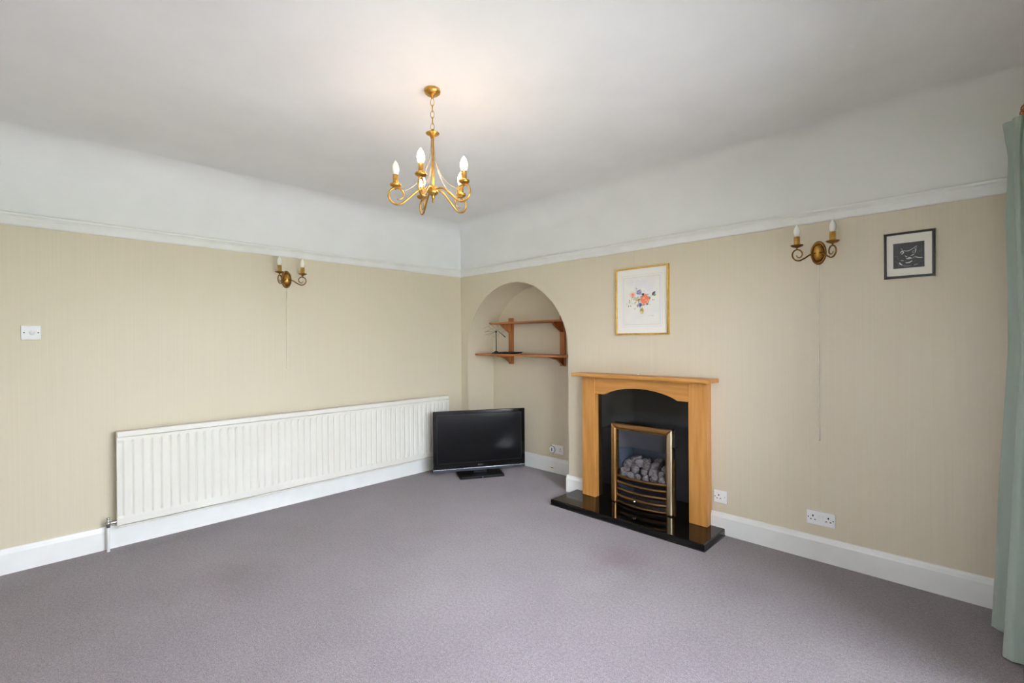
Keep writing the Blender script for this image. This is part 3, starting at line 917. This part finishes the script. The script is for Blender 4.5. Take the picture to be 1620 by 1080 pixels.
# ------------------------------------------------------------------ switch and sockets
def faceplate(name, label, cat, loc, rz, w_, h_, group=None):
    root = thing(name, label, cat, loc, rz, group)
    MB().box(-w_ / 2, w_ / 2, -0.0095, 0.0, -h_ / 2, h_ / 2).build('plate', M['plastic'], root, bevel=0.003)
    return root
def pinholes(root, cx, earth_up=True):
    for dx, dz, a, b in ((0, 0.011, 0.0035, 0.0055), (-0.011, -0.011, 0.0045, 0.0025), (0.011, -0.011, 0.0045, 0.0025)):
        MB().box(cx + dx - a, cx + dx + a, -0.0100, -0.0090, dz - b, dz + b).build('pin_hole', M['hole'], root)
def rocker(root, cx, z_=0.012):
    k = MB().box(cx - 0.0055, cx + 0.0055, -0.0135, -0.009, z_ - 0.010, z_ + 0.010).build('rocker', M['plastic'], root, bevel=0.002)
def screw(root, cx, z_=0.0):
    MB().lathe([(0.0, 0.0105), (0.0035, 0.0103), (0.0035, 0.009)], 12, (cx, 0, z_), 'y').build('screw', M['hole'], root)
sw = faceplate('light_switch', 'white dimmer switch plate on the left wall with two screws', 'switch', (0, -3.352, 1.418), pi / 2, 0.086, 0.086)
screw(sw, -0.030); screw(sw, 0.031)
MB().lathe([(0.0, 0.019), (0.010, 0.0185), (0.012, 0.016), (0.0125, 0.009)], 24, (0.004, 0, 0), 'y').build('dimmer_knob', M['plastic'], sw)
so = faceplate('single_socket', 'white single power socket beside the right leg of the surround', 'socket', (2.820, 0, 0.255), 0, 0.088, 0.086)
pinholes(so, -0.012); rocker(so, 0.030, 0.006); screw(so, -0.037, 0.0)
MB().box(0.028, 0.032, -0.0142, -0.0130, 0.002, 0.006).build('switch_mark', M['hole'], so)
do = faceplate('double_socket', 'white double power socket low on the wall under the sconce', 'socket', (3.412, 0, 0.257), 0, 0.148, 0.086)
pinholes(do, -0.040); pinholes(do, 0.040); rocker(do, -0.010, 0.010); rocker(do, 0.010, 0.010); screw(do, -0.064, 0.0); screw(do, 0.064, 0.0)
ns_ = faceplate('double_socket', 'white double power socket inside the arched niche', 'socket', (1.060, ND, 0.240), 0, 0.148, 0.086)
pinholes(ns_, 0.040); rocker(ns_, -0.010, 0.010); rocker(ns_, 0.012, 0.010)
pl = thing('plug_timer', 'round white plug-in dial timer in the niche socket', 'timer', (1.012, ND - 0.0095, 0.240))
MB().lathe([(0.030, 0.0), (0.036, 0.004), (0.036, 0.026), (0.033, 0.030), (0.026, 0.030), (0.024, 0.027), (0.0, 0.027)], 32, (0, 0, 0), 'y').build('dial_body', M['plastic'], pl)
MB().tube([(0.034 * cos(2 * pi * i / 28), -0.024, 0.034 * sin(2 * pi * i / 28)) for i in range(28)], 0.005, 8, closed=True).build('dial_rim', mat('mid_grey_plastic', srgb(136, 134, 136), 0.4), pl)
MB().box(-0.004, 0.004, -0.033, -0.026, -0.016, 0.016).build('dial_pointer', M['tv_grey'], pl, bevel=0.001)
st = thing('cable_outlet', 'small cream cable clip on the niche skirting board', 'cable clip', (1.010, ND - 0.020, 0.045))
MB().box(-0.020, 0.020, -0.016, 0.0, -0.018, 0.014).build('body', M['cord'], st, bevel=0.003)
MB().box(-0.012, 0.018, -0.017, -0.014, 0.006, 0.012).build('slot', M['brass_dark'], st)

# ------------------------------------------------------------------ shelves in the niche
sh = thing('shelf_unit', 'two tier stained wooden shelf unit with curved brackets in the arched niche', 'shelf', (0.78, ND, 1.09))
SO = (0.78, ND, 1.09)
MB().box(0.118, 1.490, 0.100, ND - 0.001, 1.190, 1.210).build('shelf_board', M['pine'], sh, bevel=0.003, off=SO)
MB().box(0.275, 1.335, 0.170, ND - 0.001, 1.532, 1.550).build('shelf_board', M['pine'], sh, bevel=0.003, off=SO)
for x0 in (0.388, 1.114):
    x1 = x0 + 0.062
    xm = (x0 + x1) / 2
    MB().box(x0, x1, ND - 0.026, ND - 0.001, 1.092, 1.600).build('upright', M['pine_z'], sh, bevel=0.003, off=SO)
    yb = ND - 0.026
    def bracket(depth, drop, z1_, sharp):
        P_ = [(yb, z1_), (yb - depth, z1_), (yb - depth, z1_ - 0.006)]
        for k in range(1, 12):
            t_ = k / 12
            if sharp:
                q_ = 0.34 * t_ / 0.62 if t_ < 0.62 else 0.34 + 0.62 * ((t_ - 0.62) / 0.38) ** 0.9
                P_.append((yb - depth * (1 - t_), z1_ - 0.006 - (drop - 0.006) * q_))
            else:
                P_.append((yb - depth * cos(t_ * pi / 2) ** 1.0, z1_ - 0.006 - drop * (1 - cos(t_ * pi / 2)) ** 0.8))
        P_.append((yb - 0.006, z1_ - drop)); P_.append((yb, z1_ - drop))
        MB().prism(P_, xm - 0.011, xm + 0.011, 'yz').build('bracket', M['pine_z'], sh, off=SO)
    bracket(0.205, 0.092, 1.190, True)
    bracket(0.150, 0.098, 1.532, False)

# indoor aerial and tray on the lower shelf
ae = thing('indoor_aerial', 'black indoor television aerial with thin wire elements on the lower shelf', 'aerial', (0.372, 0.185, 1.210))
MB().lathe([(0.052, 0.0), (0.054, 0.004), (0.046, 0.010), (0.030, 0.016), (0.020, 0.026), (0.008, 0.030), (0.0, 0.031)], 28).build('base', M['dark_plastic'], ae)
MB().tube([(0, 0, 0.02), (0, 0, 0.240)], 0.0055, 10).build('mast', M['dark_plastic'], ae)
MB().lathe([(0.0, 0.228), (0.010, 0.230), (0.012, 0.240), (0.010, 0.250), (0, 0.252)], 14).build('joint', M['dark_plastic'], ae)
ba, bb = Vector((-0.090, -0.010, 0.330)), Vector((0.128, 0.012, 0.180))
MB().tube([ba, ba.lerp(bb, 0.62)], 0.0018, 6).build('boom', M['wire_metal'], ae)
MB().tube([ba.lerp(bb, 0.60), bb.lerp(ba, .12), bb], [0.0035, 0.005, 0.007], 8).build('boom_grip', M['dark_plastic'], ae)
for t_, ln in ((0.08, 0.10), (0.30, 0.12), (0.52, 0.13), (0.72, 0.10)):
    c_ = ba.lerp(bb, t_)
    dv = Vector((0.85, 0.35, 0.42)).normalized() * ln
    MB().tube([c_ - dv, c_ + dv * 0.7], 0.0010, 5).build('element', M['wire_metal'], ae)
for dv in (Vector((-0.14, -0.03, -0.035)), Vector((-0.165, -0.02, 0.0)), Vector((-0.12, 0.0, 0.055))):
    MB().tube([(0, 0, 0.243), Vector((0, 0, 0.243)) + dv], 0.0011, 5).build('element', M['wire_metal'], ae)
ty = thing('shallow_tray', 'shallow black tray lying beside the aerial on the lower shelf', 'tray', (0.560, 0.215, 1.210))
def tray(u, v):
    a = 2 * pi * u
    k = (0.60, 0.86, 1.0, 0.97)[int(round(v * 3))]
    z_ = (0.004, 0.006, 0.020, 0.020)[int(round(v * 3))]
    ex = 0.35
    cx_ = math.copysign(abs(cos(a)) ** ex, cos(a)); sy_ = math.copysign(abs(sin(a)) ** ex, sin(a))
    return (0.130 * k * cx_, 0.085 * k * sy_, z_)
mb = MB().grid(tray, 40, 3)
mb.lathe([(0.0, 0.0045), (0.05, 0.0045)], 24)
mb.build('dish', M['black'], ty, fix=False)
MB().box(-0.075, 0.075, -0.048, 0.048, 0.0, 0.0046).build('foot', M['black'], ty, bevel=0.001)

# ------------------------------------------------------------------ television
tl, tr = Vector((0.292, -0.603)), Vector((0.765, 0.210))
dirv = (tr - tl).normalized()
TC = (tl + tr) / 2
ang = math.atan2(dirv.y, dirv.x)
TW, TZ0, TZ1 = (tr - tl).length / 2, 0.052, 0.655
tv = thing('television', 'black flat screen television standing on the carpet in the corner', 'television', (TC.x, TC.y, 0), ang)
# local: x right, -y towards the viewer
MB().box(-TW, TW, 0.0, 0.030, TZ0 + 0.02, TZ1).build('bezel', M['tv_black'], tv, bevel=0.004)
MB().box(-TW + 0.12, TW - 0.12, 0.030, 0.085, TZ0 + 0.07, TZ1 - 0.08).build('rear_housing', M['tv_matte'], tv, bevel=0.015)
MB().box(-TW + 0.042, TW - 0.042, -0.0015, 0.004, TZ0 + 0.088, TZ1 - 0.042).build('screen', M['tv_screen'], tv)
mb = MB()
for a0, a1, b0, b1 in ((-TW + .036, -TW + .042, TZ0 + .082, TZ1 - .036), (TW - .042, TW - .036, TZ0 + .082, TZ1 - .036),
                       (-TW + .036, TW - .036, TZ1 - .042, TZ1 - .036), (-TW + .036, TW - .036, TZ0 + .082, TZ0 + .088)):
    mb.box(a0, a1, -0.003, 0.002, b0, b1)
mb.build('screen_trim', M['tv_matte'], tv)
MB().box(-TW, TW, -0.006, 0.026, TZ0 + 0.022, TZ0 + 0.029).build('silver_strip', M['tv_silver'], tv, bevel=0.002)
MB().box(-TW + 0.002, TW - 0.002, -0.001, 0.032, TZ0, TZ0 + 0.020).build('speaker_bar', M['tv_grey'], tv, bevel=0.003)
# small bright maker's mark: block and a faint short word bar
mb = MB()
zt = TZ0 + 0.053
mb.box(-0.022, -0.012, -0.0016, -0.0004, zt - 0.007, zt + 0.008)
for k in range(5):
    xx = -0.007 + k * 0.0075
    mb.box(xx, xx + 0.005, -0.0014, -0.0004, zt - 0.001, zt + 0.0055)
mb.build('logo_badge', M['tv_silver'], tv)
# stand
brz = -ang + 0.896
base = MB()
pl_ = []
for (cx_, cy_, a0) in ((0.205, 0.135, 0), (-0.205, 0.135, 90), (-0.205, -0.095, 180), (0.205, -0.095, 270)):
    for k in range(6):
        a = radians(a0 + 90 * k / 5)
        pl_.append((cx_ + 0.02 * cos(a), cy_ + 0.02 * sin(a)))
base.prism(pl_, 0.0, 0.022, 'xy')
bo = base.build('stand_base', M['tv_matte'], tv, bevel=0.004)
MB().box(-0.07, 0.07, 0.004, 0.05, 0.020, 0.20).build('stand_neck', M['tv_matte'], tv, bevel=0.006)
MB().box(-0.004, 0.004, -0.1175, -0.1145, 0.006, 0.015).build('stand_mark', M['tv_silver'], bo)

# ------------------------------------------------------------------ curtain and pole
ct = thing('curtain', 'sage green pleated curtain hanging to the carpet at the window wall', 'curtain', (4.23, -0.29, 0.012))
CO = (4.23, -0.29, 0.012)
PATHS = [
    (0.012, [(4.205, -.030), (4.152, -.070), (4.192, -.110), (4.140, -.155), (4.188, -.200), (4.131, -.245), (4.205, -.300), (4.180, -.400), (4.157, -.490), (4.185, -.525), (4.235, -.515), (4.272, -.540), (4.312, -.530)]),
    (0.60, [(4.212, -.030), (4.166, -.068), (4.200, -.105), (4.157, -.150), (4.198, -.192), (4.153, -.235), (4.215, -.290), (4.205, -.390), (4.187, -.455), (4.205, -.485), (4.240, -.475), (4.275, -.495), (4.312, -.490)]),
    (1.30, [(4.230, -.030), (4.198, -.060), (4.226, -.098), (4.195, -.140), (4.224, -.180), (4.193, -.220), (4.238, -.270), (4.232, -.340), (4.219, -.385), (4.228, -.405), (4.255, -.395), (4.282, -.408), (4.312, -.400)]),
    (1.90, [(4.226, -.030), (4.192, -.055), (4.220, -.090), (4.188, -.130), (4.220, -.165), (4.184, -.205), (4.222, -.240), (4.220, -.280), (4.206, -.318), (4.220, -.335), (4.250, -.325), (4.280, -.338), (4.312, -.330)]),
    (2.20, [(4.222, -.032), (4.198, -.050), (4.214, -.080), (4.196, -.112), (4.214, -.145), (4.196, -.185), (4.214, -.212), (4.214, -.242), (4.208, -.268), (4.220, -.284), (4.250, -.278), (4.280, -.288), (4.312, -.284)]),
    (2.33, [(4.222, -.030), (4.187, -.045), (4.218, -.078), (4.183, -.105), (4.218, -.145), (4.179, -.185), (4.181, -.232), (4.214, -.244), (4.203, -.262), (4.226, -.290), (4.255, -.276), (4.284, -.294), (4.312, -.286)])]
def catmull(P_, t):
    t *= len(P_) - 1
    i = min(int(t), len(P_) - 2)
    f = t - i
    g = lambda k: P_[max(0, min(len(P_) - 1, k))]
    return [0.5 * (2 * g(i)[c] + (g(i + 1)[c] - g(i - 1)[c]) * f + (2 * g(i - 1)[c] - 5 * g(i)[c] + 4 * g(i + 1)[c] - g(i + 2)[c]) * f * f
                   + (3 * g(i)[c] - g(i - 1)[c] - 3 * g(i + 1)[c] + g(i + 2)[c]) * f ** 3) for c in (0, 1)]
def cur(u, v):
    z_ = 0.012 + (2.330 - 0.012) * v
    for (za, pa), (zb, pb) in zip(PATHS, PATHS[1:]):
        if z_ <= zb + 1e-6:
            t_ = (z_ - za) / (zb - za)
            if zb > 2.1:
                t_ = t_ * t_ * (3 - 2 * t_)
            a, b = catmull(pa, u), catmull(pb, u)
            rip = sin(2 * pi * 17 * u + 1.3 * sin(2.1 * z_)) * (0.5 + 0.5 * sin(5 * u + z_))
            face = min(1.0, max(0.0, (u - 0.6) * 8))
            x = a[0] + (b[0] - a[0]) * t_ + 0.0045 * rip * (1 - face)
            y = a[1] + (b[1] - a[1]) * t_ + 0.0060 * rip * (0.4 + face)
            return (x, y, z_)
o = MB().grid(cur, 260, 60).build('cloth', M['cloth'], ct, off=CO, fix=False)
pole = thing('curtain_pole', 'orange wooden curtain pole with rings above the green curtain', 'curtain pole', (4.252, -0.06, 2.362))
MB().tube([(0, 0.02, 0), (0, -3.55, 0)], 0.016, 16).build('rod', M['pole'], pole)
MB().lathe([(0.0, 0.045), (0.014, 0.042), (0.022, 0.026), (0.022, 0.012), (0.014, 0.004), (0.018, 0.0), (0.018, -0.006)], 18, (0, 0.0, 0)).build('finial', M['pole'], pole).rotation_euler = (-pi / 2, 0, 0)
for yy in (-0.10, -3.5):
    MB().tube([(0, yy, 0), (0.078, yy, 0)], 0.010, 10).build('wall_bracket', M['pole'], pole)
for k in range(4):
    yy = -0.04 - 0.06 * k
    pts = [(0.022 * cos(2 * pi * i / 20), yy, 0.022 * sin(2 * pi * i / 20) - 0.004) for i in range(20)]
    MB().tube(pts, 0.003, 6, closed=True).build('ring', M['pole'], pole)
